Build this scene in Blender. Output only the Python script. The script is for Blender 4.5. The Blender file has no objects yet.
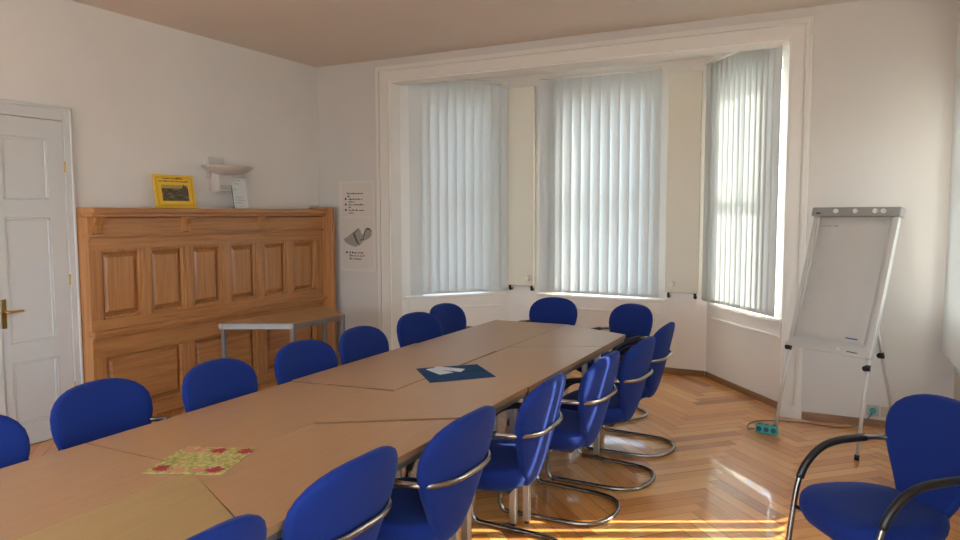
import bpy, bmesh, math, random
from mathutils import Vector, Matrix
random.seed(7)
S = bpy.context.scene
COL = S.collection
PI = math.pi

# ------------------------------------------------------------------ helpers
def link(o):
    COL.objects.link(o); return o

def obj(name, bm, mats, parent=None, smooth=False, angle=None):
    me = bpy.data.meshes.new(name)
    bm.normal_update()
    bm.to_mesh(me); bm.free()
    if not isinstance(mats, (list, tuple)): mats = [mats]
    for m in mats: me.materials.append(m)
    if smooth:
        for p in me.polygons: p.use_smooth = True
        if angle:
            try: me.set_sharp_from_angle(angle=math.radians(angle))
            except Exception: pass
    o = bpy.data.objects.new(name, me); link(o)
    if parent: o.parent = parent
    return o

def thing(name, label, cat, loc=(0, 0, 0), rotz=0, group=None):
    o = bpy.data.objects.new(name, None); link(o)
    o.empty_display_size = .1
    o.location = loc; o.rotation_euler = (0, 0, rotz)
    return tag(o, label, cat, group)

def tag(o, label, cat, group=None):
    o['label'] = label; o['category'] = cat
    if group: o['group'] = group
    return o

def struct(o):
    o['kind'] = 'structure'; return o

def box(bm, x0, x1, y0, y1, z0, z1, M=None, bev=0, mat=0, seg=2):
    t = bmesh.new()
    vs = [t.verts.new((x, y, z)) for x in (x0, x1) for y in (y0, y1) for z in (z0, z1)]
    for f in ((0, 1, 3, 2), (4, 6, 7, 5), (0, 4, 5, 1), (2, 3, 7, 6), (0, 2, 6, 4), (1, 5, 7, 3)):
        t.faces.new([vs[i] for i in f])
    if bev:
        bmesh.ops.bevel(t, geom=list(t.edges), offset=bev, segments=seg, affect='EDGES', profile=.5)
    merge(bm, t, M, mat)

def merge(bm, t, M=None, mat=0):
    if M is not None: t.transform(M)
    bmesh.ops.recalc_face_normals(t, faces=t.faces[:])
    mp = {v: bm.verts.new(v.co) for v in t.verts}
    for f in t.faces:
        try: n = bm.faces.new([mp[v] for v in f.verts])
        except ValueError: continue
        n.material_index = mat or f.material_index; n.smooth = f.smooth
    t.free()

def prism(bm, poly, z0, z1, M=None, bev=0, mat=0):
    t = bmesh.new()
    a = [t.verts.new((x, y, z0)) for x, y in poly]; b = [t.verts.new((x, y, z1)) for x, y in poly]
    n = len(poly)
    t.faces.new(a[::-1]); t.faces.new(b)
    for i in range(n): t.faces.new((a[i], a[(i + 1) % n], b[(i + 1) % n], b[i]))
    bmesh.ops.recalc_face_normals(t, faces=t.faces[:])
    if bev:
        bmesh.ops.bevel(t, geom=list(t.edges), offset=bev, segments=2, affect='EDGES', profile=.5)
    merge(bm, t, M, mat)

def catmull(P, sub=5, closed=False):
    P = [Vector(p) for p in P]; n = len(P); out = []
    rng = range(n) if closed else range(n - 1)
    for i in rng:
        p1, p2 = P[i], P[(i + 1) % n]
        p0 = P[(i - 1) % n] if closed or i > 0 else p1 + (p1 - p2)
        p3 = P[(i + 2) % n] if closed or i + 2 < n else p2 + (p2 - p1)
        for k in range(sub):
            t = k / sub
            out.append(.5 * ((2 * p1) + (p2 - p0) * t + (2 * p0 - 5 * p1 + 4 * p2 - p3) * t * t + (3 * p1 - p0 - 3 * p2 + p3) * t ** 3))
    if not closed: out.append(P[-1])
    return out

def tube(bm, pts, r, n=10, closed=False, M=None, mat=0, sy=1.0):
    t = bmesh.new()
    pts = [Vector(p) for p in pts]; N = len(pts); rings = []
    prev = None
    for i, p in enumerate(pts):
        if closed: d = (pts[(i + 1) % N] - pts[i - 1]).normalized()
        else: d = (pts[min(i + 1, N - 1)] - pts[max(i - 1, 0)]).normalized()
        if prev is None:
            up = Vector((0, 0, 1)) if abs(d.z) < .9 else Vector((1, 0, 0))
            a = d.cross(up).normalized()
        else:
            a = (prev - d * prev.dot(d)).normalized()
        prev = a; b = d.cross(a)
        rr = r[i] if isinstance(r, (list, tuple)) else r
        rings.append([t.verts.new(p + a * math.cos(2 * PI * k / n) * rr + b * math.sin(2 * PI * k / n) * rr * sy) for k in range(n)])
    for i in range(N if closed else N - 1):
        A, B = rings[i], rings[(i + 1) % N]
        off = 0
        if closed and i == N - 1:
            off = min(range(n), key=lambda o: (A[0].co - B[o].co).length)
        for k in range(n):
            f = t.faces.new((A[k], A[(k + 1) % n], B[(k + 1 + off) % n], B[(k + off) % n])); f.smooth = True
    if not closed:
        t.faces.new(rings[0][::-1]); t.faces.new(rings[-1])
    merge(bm, t, M, mat)

def cyl(bm, p0, p1, r, n=16, M=None, mat=0, r1=None):
    tube(bm, [p0, p1], [r, r if r1 is None else r1], n, False, M, mat)

def sphere(bm, c, r, M=None, mat=0, sc=(1, 1, 1)):
    t = bmesh.new()
    bmesh.ops.create_uvsphere(t, u_segments=16, v_segments=10, radius=r)
    for f in t.faces: f.smooth = True
    t.transform(Matrix.Translation(c) @ Matrix.Diagonal((*sc, 1)))
    merge(bm, t, M, mat)

def loft(bm, rings, cap=True, M=None, mat=0, smooth=True):
    t = bmesh.new()
    R = [[t.verts.new(p) for p in r] for r in rings]; n = len(rings[0])
    for A, B in zip(R, R[1:]):
        for k in range(n):
            f = t.faces.new((A[k], A[(k + 1) % n], B[(k + 1) % n], B[k])); f.smooth = smooth
    if cap:
        f = t.faces.new(R[0][::-1]); f.smooth = smooth
        f = t.faces.new(R[-1]); f.smooth = smooth
    merge(bm, t, M, mat)

# ------------------------------------------------------------------ materials
def newmat(name):
    m = bpy.data.materials.new(name); m.use_nodes = True
    nt = m.node_tree
    return m, nt, nt.nodes['Principled BSDF']

def plain(name, col, rough=.5, metal=0, bump=0, bscale=200, spec=.5, coat=0):
    m, nt, p = newmat(name)
    p.inputs['Base Color'].default_value = (*col, 1)
    p.inputs['Roughness'].default_value = rough
    p.inputs['Metallic'].default_value = metal
    p.inputs['Specular IOR Level'].default_value = spec
    p.inputs['Coat Weight'].default_value = coat
    if bump:
        tc = nt.nodes.new('ShaderNodeTexCoord'); nz = nt.nodes.new('ShaderNodeTexNoise')
        nz.inputs['Scale'].default_value = bscale; nz.inputs['Detail'].default_value = 4
        b = nt.nodes.new('ShaderNodeBump'); b.inputs['Strength'].default_value = bump; b.inputs['Distance'].default_value = .002
        nt.links.new(tc.outputs['Object'], nz.inputs['Vector']); nt.links.new(nz.outputs['Fac'], b.inputs['Height'])
        nt.links.new(b.outputs['Normal'], p.inputs['Normal'])
    return m

def ramp(nt, stops):
    r = nt.nodes.new('ShaderNodeValToRGB')
    e = r.color_ramp.elements
    e[0].position, e[0].color = stops[0][0], (*stops[0][1], 1)
    e[1].position, e[1].color = stops[-1][0], (*stops[-1][1], 1)
    for pos, c in stops[1:-1]:
        k = e.new(pos); k.color = (*c, 1)
    return r

def wood(name, dark, mid, light, scale, rough=.4, coat=0.0, detail=6, bump=.15, contrast=1.0, spec=.5):
    """grain stretched along the axis whose scale is small"""
    m, nt, p = newmat(name)
    tc = nt.nodes.new('ShaderNodeTexCoord')
    mp = nt.nodes.new('ShaderNodeMapping'); mp.inputs['Scale'].default_value = scale
    n1 = nt.nodes.new('ShaderNodeTexNoise'); n1.inputs['Scale'].default_value = 1; n1.inputs['Detail'].default_value = detail
    n1.inputs['Roughness'].default_value = .65; n1.inputs['Distortion'].default_value = .6
    r = ramp(nt, [(.5 - .22 / contrast, dark), (.5, mid), (.5 + .22 / contrast, light)])
    b = nt.nodes.new('ShaderNodeBump'); b.inputs['Strength'].default_value = bump; b.inputs['Distance'].default_value = .001
    L = nt.links.new
    L(tc.outputs['Object'], mp.inputs['Vector']); L(mp.outputs['Vector'], n1.inputs['Vector'])
    L(n1.outputs['Fac'], r.inputs['Fac']); L(r.outputs['Color'], p.inputs['Base Color'])
    L(n1.outputs['Fac'], b.inputs['Height']); L(b.outputs['Normal'], p.inputs['Normal'])
    p.inputs['Roughness'].default_value = rough; p.inputs['Coat Weight'].default_value = coat
    p.inputs['Coat Roughness'].default_value = .15; p.inputs['Specular IOR Level'].default_value = spec
    return m

def wall_mat(name, col, var=.03, rough=.9):
    m, nt, p = newmat(name)
    tc = nt.nodes.new('ShaderNodeTexCoord')
    n = nt.nodes.new('ShaderNodeTexNoise'); n.inputs['Scale'].default_value = 1.3; n.inputs['Detail'].default_value = 5
    r = ramp(nt, [(.3, tuple(c * (1 - var) for c in col)), (.7, tuple(min(1, c * (1 + var)) for c in col))])
    n2 = nt.nodes.new('ShaderNodeTexNoise'); n2.inputs['Scale'].default_value = 160; n2.inputs['Detail'].default_value = 3
    b = nt.nodes.new('ShaderNodeBump'); b.inputs['Strength'].default_value = .12; b.inputs['Distance'].default_value = .001
    L = nt.links.new
    L(tc.outputs['Object'], n.inputs['Vector']); L(n.outputs['Fac'], r.inputs['Fac']); L(r.outputs['Color'], p.inputs['Base Color'])
    L(tc.outputs['Object'], n2.inputs['Vector']); L(n2.outputs['Fac'], b.inputs['Height']); L(b.outputs['Normal'], p.inputs['Normal'])
    p.inputs['Roughness'].default_value = rough; p.inputs['Specular IOR Level'].default_value = .25
    return m

M = {}
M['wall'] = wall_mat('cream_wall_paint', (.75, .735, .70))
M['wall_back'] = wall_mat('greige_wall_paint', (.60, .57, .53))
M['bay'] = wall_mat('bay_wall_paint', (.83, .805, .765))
M['ceiling'] = wall_mat('ceiling_paint', (.68, .61, .54), var=.015)
M['trim'] = plain('white_gloss_trim', (.70, .665, .61), .45, bump=.05, bscale=30)
M['door'] = plain('white_door_paint', (.60, .62, .62), .45, bump=.05, bscale=25)
M['frame'] = plain('window_frame_white', (.8, .79, .76), .4)
M['oak_v'] = wood('oak_vertical_grain', (.30, .124, .036), (.45, .204, .069), (.56, .28, .104), (38, 38, 1.6), .40, .30, contrast=.9, bump=.08)
M['oak_h'] = wood('oak_horizontal_grain', (.30, .124, .036), (.45, .204, .069), (.56, .28, .104), (38, 1.6, 38), .40, .30, contrast=.9, bump=.08)
M['skirt'] = wood('skirting_wood', (.16, .075, .03), (.24, .12, .05), (.3, .16, .07), (3, 3, 60), .4, .2)
M['beech'] = wood('beech_laminate', (.375, .212, .098), (.405, .234, .110), (.435, .255, .124), (90, 3.5, 90), .30, .0, bump=.03, detail=4, spec=.5)
M['beech_y'] = wood('yellow_beech_laminate', (.36, .24, .093), (.39, .262, .105), (.42, .285, .117), (90, 3.5, 90), .36, .0, bump=.03, detail=4)
M['edge'] = plain('brown_seam_shade', (.20, .105, .045), .45)  # seam shade between tables, painted as dark brown on the top edges
M['grey_metal'] = plain('grey_powder_coated_steel', (.24, .23, .22), .38, .5)
M['steel'] = plain('satin_nickel_tube', (.34, .33, .31), .27, 1.0)
M['leg_metal'] = plain('brushed_aluminium', (.55, .55, .54), .35, 1.0)
M['black'] = plain('black_plastic', (.012, .012, .013), .32)
M['brass'] = plain('brass', (.62, .42, .13), .28, 1.0)
M['white_pl'] = plain('white_plastic', (.75, .74, .70), .35)
M['paper'] = plain('white_paper', (.84, .82, .79), .8)
M['radiator'] = plain('cream_radiator_enamel', (.74, .70, .58), .4)
M['lamp_white'] = plain('grey_white_lamp_enamel', (.60, .56, .52), .4)
M['lamp_grille'] = plain('lamp_grille_grey', (.36, .34, .32), .5)
M['fc_grey'] = plain('flipchart_grey', (.30, .30, .285), .45)
M['fc_light'] = plain('flipchart_frame_light', (.62, .62, .59), .38, .25)
M['teal'] = plain('teal_plastic', (.03, .38, .40), .4)
M['teal_dark'] = plain('dark_teal_socket', (.008, .07, .10), .4)
M['cable'] = plain('grey_green_cable', (.12, .13, .11), .5)
M['ink'] = plain('black_ink', (.02, .02, .02), .7)
M['yellow'] = plain('yellow_card', (.80, .50, .035), .5)
M['yellow_d'] = plain('ochre_border_print', (.42, .22, .02), .6)
M['poster'] = plain('translucent_poster_sheet', (.66, .61, .55), .35)
M['poster_in'] = plain('poster_inner_sheet', (.62, .57, .51), .4)
M['sketch'] = plain('grey_pencil_sketch', (.30, .27, .23), .6)
M['sketch_d'] = plain('dark_pencil_line', (.09, .08, .06), .6)
M['outlet_b'] = plain('beige_outlet', (.48, .38, .27), .5)
M['outlet_g'] = plain('grey_green_outlet', (.36, .40, .36), .5)
M['blue_ink'] = plain('blue_print', (.03, .10, .32), .6)
M['navy'] = plain('navy_napkin', (.012, .055, .15), .85, bump=.3, bscale=300, spec=.2)
M['leaflet'] = plain('pale_blue_paper', (.66, .72, .80), .6)
M['ground'] = plain('street_ground', (.32, .31, .29), .9)

# blue upholstery
def fabric():
    m, nt, p = newmat('royal_blue_wool')
    tc = nt.nodes.new('ShaderNodeTexCoord')
    n = nt.nodes.new('ShaderNodeTexNoise'); n.inputs['Scale'].default_value = 420; n.inputs['Detail'].default_value = 2
    r = ramp(nt, [(.3, (.0035, .017, .135)), (.7, (.006, .030, .225))])
    b = nt.nodes.new('ShaderNodeBump'); b.inputs['Strength'].default_value = .25; b.inputs['Distance'].default_value = .001
    L = nt.links.new
    L(tc.outputs['Object'], n.inputs['Vector']); L(n.outputs['Fac'], r.inputs['Fac']); L(r.outputs['Color'], p.inputs['Base Color'])
    L(n.outputs['Fac'], b.inputs['Height']); L(b.outputs['Normal'], p.inputs['Normal'])
    p.inputs['Roughness'].default_value = .85; p.inputs['Specular IOR Level'].default_value = .25
    p.inputs['Sheen Weight'].default_value = .15; p.inputs['Sheen Roughness'].default_value = .4
    p.inputs['Sheen Tint'].default_value = (.35, .5, 1, 1)
    return m
M['blue'] = fabric()

# translucent blind fabric
def blind_fabric():
    m = bpy.data.materials.new('blind_fabric'); m.use_nodes = True
    nt = m.node_tree; nt.nodes.clear(); L = nt.links.new
    out = nt.nodes.new('ShaderNodeOutputMaterial')
    d = nt.nodes.new('ShaderNodeBsdfDiffuse'); t = nt.nodes.new('ShaderNodeBsdfTranslucent')
    d.inputs['Color'].default_value = (.68, .71, .70, 1); t.inputs['Color'].default_value = BL_T
    mx = nt.nodes.new('ShaderNodeMixShader'); mx.inputs['Fac'].default_value = .085
    tc = nt.nodes.new('ShaderNodeTexCoord'); n = nt.nodes.new('ShaderNodeTexNoise'); n.inputs['Scale'].default_value = 300
    b = nt.nodes.new('ShaderNodeBump'); b.inputs['Strength'].default_value = .1; b.inputs['Distance'].default_value = .001
    L(tc.outputs['Object'], n.inputs['Vector']); L(n.outputs['Fac'], b.inputs['Height']); L(b.outputs['Normal'], d.inputs['Normal'])
    L(d.outputs[0], mx.inputs[1]); L(t.outputs[0], mx.inputs[2]); L(mx.outputs[0], out.inputs['Surface'])
    return m
BL_T = (.60, .66, .68, 1)
M['blind'] = blind_fabric()

def glass():
    m = bpy.data.materials.new('window_glass'); m.use_nodes = True
    nt = m.node_tree; nt.nodes.clear(); L = nt.links.new
    out = nt.nodes.new('ShaderNodeOutputMaterial')
    t = nt.nodes.new('ShaderNodeBsdfTransparent'); t.inputs['Color'].default_value = (.93, .96, .95, 1)
    g = nt.nodes.new('ShaderNodeBsdfGlossy'); g.inputs['Roughness'].default_value = .02
    f = nt.nodes.new('ShaderNodeFresnel'); f.inputs['IOR'].default_value = 1.45
    mx = nt.nodes.new('ShaderNodeMixShader')
    L(f.outputs[0], mx.inputs[0]); L(t.outputs[0], mx.inputs[1]); L(g.outputs[0], mx.inputs[2]); L(mx.outputs[0], out.inputs['Surface'])
    return m
M['glass'] = glass()

# parquet: tone per plank from a face attribute, grain along the plank from the UV map
def parquet():
    m, nt, p = newmat('oak_parquet'); L = nt.links.new
    at = nt.nodes.new('ShaderNodeAttribute'); at.attribute_name = 'tone'
    uv = nt.nodes.new('ShaderNodeUVMap'); uv.uv_map = 'grain'
    mp = nt.nodes.new('ShaderNodeMapping'); mp.inputs['Scale'].default_value = (3, 60, 1)
    n = nt.nodes.new('ShaderNodeTexNoise'); n.inputs['Scale'].default_value = 1; n.inputs['Detail'].default_value = 5; n.inputs['Distortion'].default_value = .5
    r = ramp(nt, [(0, (.36, .125, .026)), (.45, (.67, .285, .068)), (1, (.84, .45, .15))])
    mm = nt.nodes.new('ShaderNodeMath'); mm.operation = 'MULTIPLY_ADD'; mm.inputs[1].default_value = .55
    ad = nt.nodes.new('ShaderNodeMath'); ad.operation = 'ADD'; ad.inputs[1].default_value = -.25
    L(uv.outputs['UV'], mp.inputs['Vector']); L(mp.outputs['Vector'], n.inputs['Vector'])
    L(n.outputs['Fac'], mm.inputs[0]); L(at.outputs['Fac'], mm.inputs[2]); L(mm.outputs[0], ad.inputs[0])
    L(ad.outputs[0], r.inputs['Fac']); L(r.outputs['Color'], p.inputs['Base Color'])
    p.inputs['Roughness'].default_value = .30; p.inputs['Coat Weight'].default_value = .75; p.inputs['Coat Roughness'].default_value = .07
    return m
M['parquet'] = parquet()
M['gap'] = plain('parquet_joint', (.06, .028, .012), .8)

# ------------------------------------------------------------------ room dimensions
XL, XR, YB, YF, ZC = -5.12, .72, 6.11, -2.6, 3.19
BX0, BX1 = -4.19, -.437           # bay opening
BC0, BC1, BYC = -3.39, -1.22, 7.27  # bay centre wall
BYS = 6.28
ZB = 3.13                          # bay ceiling

class Seg:
    """plan frame of a wall: x along the wall, y outwards, z up"""
    def __init__(s, p0, p1):
        s.p0 = Vector((*p0, 0)); d = Vector((*p1, 0)) - s.p0
        s.len = d.length; s.d = d.normalized(); s.n = Vector((-s.d.y, s.d.x, 0))
        s.ang = math.atan2(s.d.y, s.d.x)
        s.M = Matrix.Translation(s.p0) @ Matrix.Rotation(s.ang, 4, 'Z')
    def pt(s, x, y, z=0): return s.M @ Vector((x, y, z))

def wall(name, seg, z0, z1, th, mat, openings=(), ext0=0, ext1=0):
    bm = bmesh.new()
    xs = -ext0
    for (a, b, za, zb) in sorted(openings):
        box(bm, xs, a, 0, th, z0, z1, seg.M)
        if za > z0: box(bm, a, b, 0, th, z0, za, seg.M)
        if zb < z1: box(bm, a, b, 0, th, zb, z1, seg.M)
        xs = b
    box(bm, xs, seg.len + ext1, 0, th, z0, z1, seg.M)
    return struct(obj(name, bm, mat))

SL = Seg((BX0, BYS), (BC0, BYC)); SCn = Seg((BC0, BYC), (BC1, BYC)); SR = Seg((BC1, BYC), (BX1, BYS))
SRW = Seg((XR, YB), (XR, YF)); SLW = Seg((XL, YF), (XL, YB)); SFW = Seg((XR, YF), (XL, YF))

OPL = (.26, .97, .76, 2.86); OPC = (.58, 1.58, .76, 2.86); OPR = (.24, 1.13, .76, 2.90)
OPW = (YB - 4.70, YB - 3.4, .67, 2.45)
OPW2 = (YB - 5.85, YB - 4.92, .92, 2.45)       # right wall window with the blind
OPX_FILL = (YB - .4, YB + 2.3, .62, 2.9)       # unseen right wall window without blind, added to brighten the room
OPF_FILL = (.5, 2.7, .62, 2.9)  # unseen front wall opening, added to let in more sky light
OPF2_FILL = (3.1, 5.3, .62, 2.9)  # its pair, likewise added for fill behind the camera
wall('wall_bay_left', SL, 0, ZB, .32, M['bay'], [OPL], 0, .12)
wall('wall_bay_center', SCn, 0, ZB, .32, M['bay'], [OPC], .12, .12)
wall('wall_bay_right', SR, 0, ZB, .32, M['bay'], [OPR], .12, 0)
wall('wall_right', SRW, 0, ZC, .30, M['wall_back'], [OPW2, OPW, OPX_FILL], .3, .3)
wall('wall_left', SLW, 0, ZC, .2, M['wall'], [], .2, .2)
wall('wall_front', SFW, 0, ZC, .3, M['wall'], [OPF_FILL, OPF2_FILL], 0, 0)
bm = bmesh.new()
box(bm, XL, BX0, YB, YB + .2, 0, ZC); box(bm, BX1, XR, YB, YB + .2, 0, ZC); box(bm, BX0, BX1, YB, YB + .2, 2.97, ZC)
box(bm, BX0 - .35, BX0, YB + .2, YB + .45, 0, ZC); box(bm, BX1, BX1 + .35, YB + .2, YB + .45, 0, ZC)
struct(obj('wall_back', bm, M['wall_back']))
# arch lining (bright painted reveal)
bm = bmesh.new()
box(bm, BX0, BX0 + .012, YB - .005, BYS + .02, 0, 2.97); box(bm, BX1 - .012, BX1, YB - .005, BYS + .02, 0, 2.97)
box(bm, BX0 + .012, BX1 - .012, YB - .005, YB + .215, 2.955, 2.97)
struct(obj('trim_1', bm, M['bay']))
bm = bmesh.new(); box(bm, XL - .2, XR + .3, YF - .3, YB + .05, ZC, ZC + .15); struct(obj('ceiling', bm, M['ceiling']))
bm = bmesh.new(); prism(bm, [(BX0 - .4, YB + .2), (BX1 + .4, YB + .2), (BX1 + .4, BYS), (BC1 + .3, BYC + .35), (BC0 - .3, BYC + .35), (BX0 - .4, BYS)], ZB, ZB + .1)
struct(obj('ceiling_bay', bm, M['bay']))

# arch casing: flat board with raised outer fillet and inner bead, mitred
def casing():
    bm = bmesh.new()
    def strip(o0, o1, y0):   # offsets outwards from the opening edge
        zt = 2.965
        box(bm, BX0 - o1, BX0 - o0, y0, YB, 0, zt + o1)
        box(bm, BX1 + o0, BX1 + o1, y0, YB, 0, zt + o1)
        box(bm, BX0 - o0, BX1 + o0, y0, YB, zt + o0, zt + o1)
    strip(0, .095, YB - .022); strip(.095, .105, YB - .014); strip(.105, .13, YB - .034); strip(.13, .15, YB - .02)
    for x0, x1 in ((BX0 - .155, BX0 + .0), (BX1 - .0, BX1 + .155)):
        box(bm, x0, x1, YB - .037, YB, 0, .10)
    return struct(obj('trim_2', bm, M['trim']))
casing()

# skirting boards
def skirt(name, seg, a, b, h=.058):
    bm = bmesh.new(); box(bm, a, b, -.016, .0, 0, h, seg.M, bev=.004); return struct(obj(name, bm, M['skirt']))
skirt('baseboard_bay_left', SL, .02, SL.len - .008); skirt('baseboard_bay_center', SCn, .01, SCn.len - .01); skirt('baseboard_bay_right', SR, .008, SR.len - .02)
SB2 = Seg((BX1 + .156, YB), (XR, YB)); SB1 = Seg((XL, YB), (BX0 - .156, YB))
skirt('baseboard_back_right', SB2, 0, SB2.len); skirt('baseboard_back_left', SB1, .29, SB1.len)
skirt('baseboard_right', SRW, .02, SRW.len); skirt('baseboard_left', SLW, 0, 4.35)

# ------------------------------------------------------------------ floor
def make_floor():
    L_, W_, g = .62, .0886, .0011
    bm = bmesh.new()
    tone = bm.faces.layers.float.new('tone'); uvl = bm.loops.layers.uv.new('grain')
    rot = Matrix.Rotation(PI / 4, 2)
    x_off = -.71 - (L_ - W_) / math.sqrt(2)
    def inside(c):
        x, y = c
        if XL - .5 < x < XR + .4 and YF - .4 < y < YB + .3: return True
        return BX0 - .6 < x < BX1 + .6 and YB < y < BYC + .5
    rnd = random.Random(3)
    def plank(x0, y0, w, h):
        cs = [(x0 + g, y0 + g), (x0 + w - g, y0 + g), (x0 + w - g, y0 + h - g), (x0 + g, y0 + h - g)]
        P = [rot @ Vector(c) for c in cs]
        P = [(p.x + x_off, p.y) for p in P]
        c = (sum(p[0] for p in P) / 4, sum(p[1] for p in P) / 4)
        if not inside(c): return
        ta, tb = rnd.gauss(0, .0035), rnd.gauss(0, .006)
        vs = []
        for (px, py), (lx, ly) in zip(P, cs):
            du, dv = (lx - x0 - w / 2), (ly - y0 - h / 2)
            if h > w: du, dv = dv, du
            vs.append(bm.verts.new((px, py, -.0006 + ta * du * .3 + tb * dv)))
        f = bm.faces.new(vs)
        f[tone] = min(1, max(0, rnd.gauss(.5, .20)))
        ou, ov = rnd.random() * 50, rnd.random() * 50
        for l, (lx, ly) in zip(f.loops, cs):
            u, v = lx - x0, ly - y0
            if h > w: u, v = v, u
            l[uvl].uv = (u + ou, v + ov)
    for k in range(-30, 31):
        for i in range(-160, 160):
            ox, oy = i * W_ + k * L_, i * W_ - k * L_
            plank(ox, oy, L_, W_)
            plank(ox + L_, oy + W_ - L_, W_, L_)
    box(bm, XL - .3, XR + .4, YF - .4, YB + .1, -.12, -.004, mat=1)
    box(bm, BX0 - .4, BX1 + .4, YB + .1, BYC + .4, -.12, -.004, mat=1)
    return struct(obj('floor', bm, [M['parquet'], M['gap']]))
make_floor()
bm = bmesh.new(); box(bm, -60, 60, -60, 60, -5.2, -5.0); struct(obj('ground', bm, M['ground']))

# ------------------------------------------------------------------ windows
def window(n, seg, op, th, sill=(0, 0), apron=True, setback=.12):
    a, b, z0, z1 = op
    e = bpy.data.objects.new('window_%d' % n, None); link(e); struct(e)
    e.location = seg.pt((a + b) / 2, 0, z0); e.rotation_euler = (0, 0, seg.ang)
    w = b - a; h = z1 - z0; f = .055
    y0, y1 = setback, setback + .06
    bm = bmesh.new()
    box(bm, -w / 2, -w / 2 + f, y0, y1, 0, h, bev=.004); box(bm, w / 2 - f, w / 2, y0, y1, 0, h, bev=.004)
    box(bm, -w / 2, w / 2, y0, y1, 0, f, bev=.004); box(bm, -w / 2, w / 2, y0, y1, h - f, h, bev=.004)
    obj('window_frame', bm, M['frame'], e)
    tr = 1.02 if n < 4 else h * .68
    if n != 4:
        bm = bmesh.new(); box(bm, -w / 2 + f, w / 2 - f, y0 - .01, y1 + .01, tr, tr + .07, bev=.004); obj('transom', bm, M['frame'], e)
    if n != 4:
        bm = bmesh.new(); box(bm, -.03, .03, y0, y1, f, h - f, bev=.004); obj('mullion', bm, M['frame'], e)
    for x0, x1 in (((-w / 2 + f, -.03), (.03, w / 2 - f)) if n != 4 else ((-w / 2 + f, w / 2 - f),)):
        for za, zb in (((f, tr), (tr + .07, h - f)) if n != 4 else ((f, h - f),)):
            bm = bmesh.new()
            vs = [bm.verts.new(p) for p in ((x0, y0 + .03, za), (x1, y0 + .03, za), (x1, y0 + .03, zb), (x0, y0 + .03, zb))]
            bm.faces.new(vs); obj('pane', bm, M['glass'], e)
    s0, s1 = sill
    bm = bmesh.new(); c = (a + b) / 2
    box(bm, s0 - c, s1 - c, -.045, .0, -.035, -.004, bev=.005)
    box(bm, -w / 2, w / 2, .0, setback, -.03, -.002)
    obj('window_sill', bm, M['bay'], e)
    if apron:
        bm = bmesh.new()
        box(bm, s0 - c + .05, s1 - c - .05, -.012, 0, -.15, -.035)
        box(bm, s0 - c + .04, s1 - c - .04, -.024, 0, -.165, -.145, bev=.004)
        obj('apron', bm, M['bay'], e)
    return e
window(1, SL, OPL, .32, (.04, SL.len - .05)); window(2, SCn, OPC, .32, (.37, 1.77)); window(3, SR, OPR, .32, (.08, SR.len - .02))
window(4, SRW, OPW, .3, (OPW[0] - .1, OPW[1] + .1), False, .13); window(8, SRW, OPW2, .3, (OPW2[0] - .1, OPW2[1] + .1), False, .13)
window(5, SRW, OPX_FILL, .3, (OPX_FILL[0] - .1, OPX_FILL[1] + .1), False, .13)  # added fill window, out of view
window(6, SFW, OPF_FILL, .3, (OPF_FILL[0] - .1, OPF_FILL[1] + .1), False, .13); window(7, SFW, OPF2_FILL, .3, (OPF2_FILL[0] - .1, OPF2_FILL[1] + .1), False, .13)  # both front windows are added as fill, out of view

# ------------------------------------------------------------------ vertical blinds
def vane_mesh(z0, z1, w=.127, bow=.006):
    me = bpy.data.meshes.new('vane')
    bm = bmesh.new(); n = 6; cols = []
    zs = [z0, z0 + .035, z1]
    for i in range(n + 1):
        t = i / n * 2 - 1
        cols.append([bm.verts.new((t * w / 2, bow * (1 - t * t), z)) for z in zs])
    for A, B in zip(cols, cols[1:]):
        for k in range(len(zs) - 1):
            f = bm.faces.new((A[k], B[k], B[k + 1], A[k + 1])); f.smooth = True
    box(bm, -w / 2 + .006, w / 2 - .006, .0015, .004, z0 + .004, z0 + .032)   # hem weight
    bm.to_mesh(me); bm.free(); me.materials.append(M['blind']); return me

def blind(label, seg, s0, s1, z0, z1, off, vanes, rail=True):
    """vanes: list of (position along the wall, angle to the wall in degrees)"""
    e = thing('vertical_blind', label, 'blind', seg.pt((s0 + s1) / 2, -off, z0), seg.ang, 'white fabric vertical blinds')
    c = (s0 + s1) / 2
    bm = bmesh.new(); box(bm, s0 - c, s1 - c, -.02, .022, z1 - z0, z1 - z0 + .03, bev=.004)
    obj('headrail', bm, M['white_pl'], e)
    me = vane_mesh(0, z1 - z0 - .012)
    for s, a in vanes:
        o = bpy.data.objects.new('vane', me); link(o); o.parent = e
        o.location = (s - c, 0, 0); o.rotation_euler = (0, 0, math.radians(a))
    bm = bmesh.new()
    for q in range(2):
        pts = [((s - c) + math.cos(math.radians(a)) * (-.055 if q == 0 else .055), math.sin(math.radians(a)) * (-.055 if q == 0 else .055), .012) for s, a in vanes]
        p2 = []
        for p, r in zip(pts, pts[1:]):
            for k in range(4):
                t = k / 4; p2.append((p[0] + (r[0] - p[0]) * t, p[1] + (r[1] - p[1]) * t, p[2] - .018 * math.sin(PI * t)))
        p2.append(pts[-1]); tube(bm, p2, .0015, 5)
    obj('bead_chain', bm, M['white_pl'], e)
    return e

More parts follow.
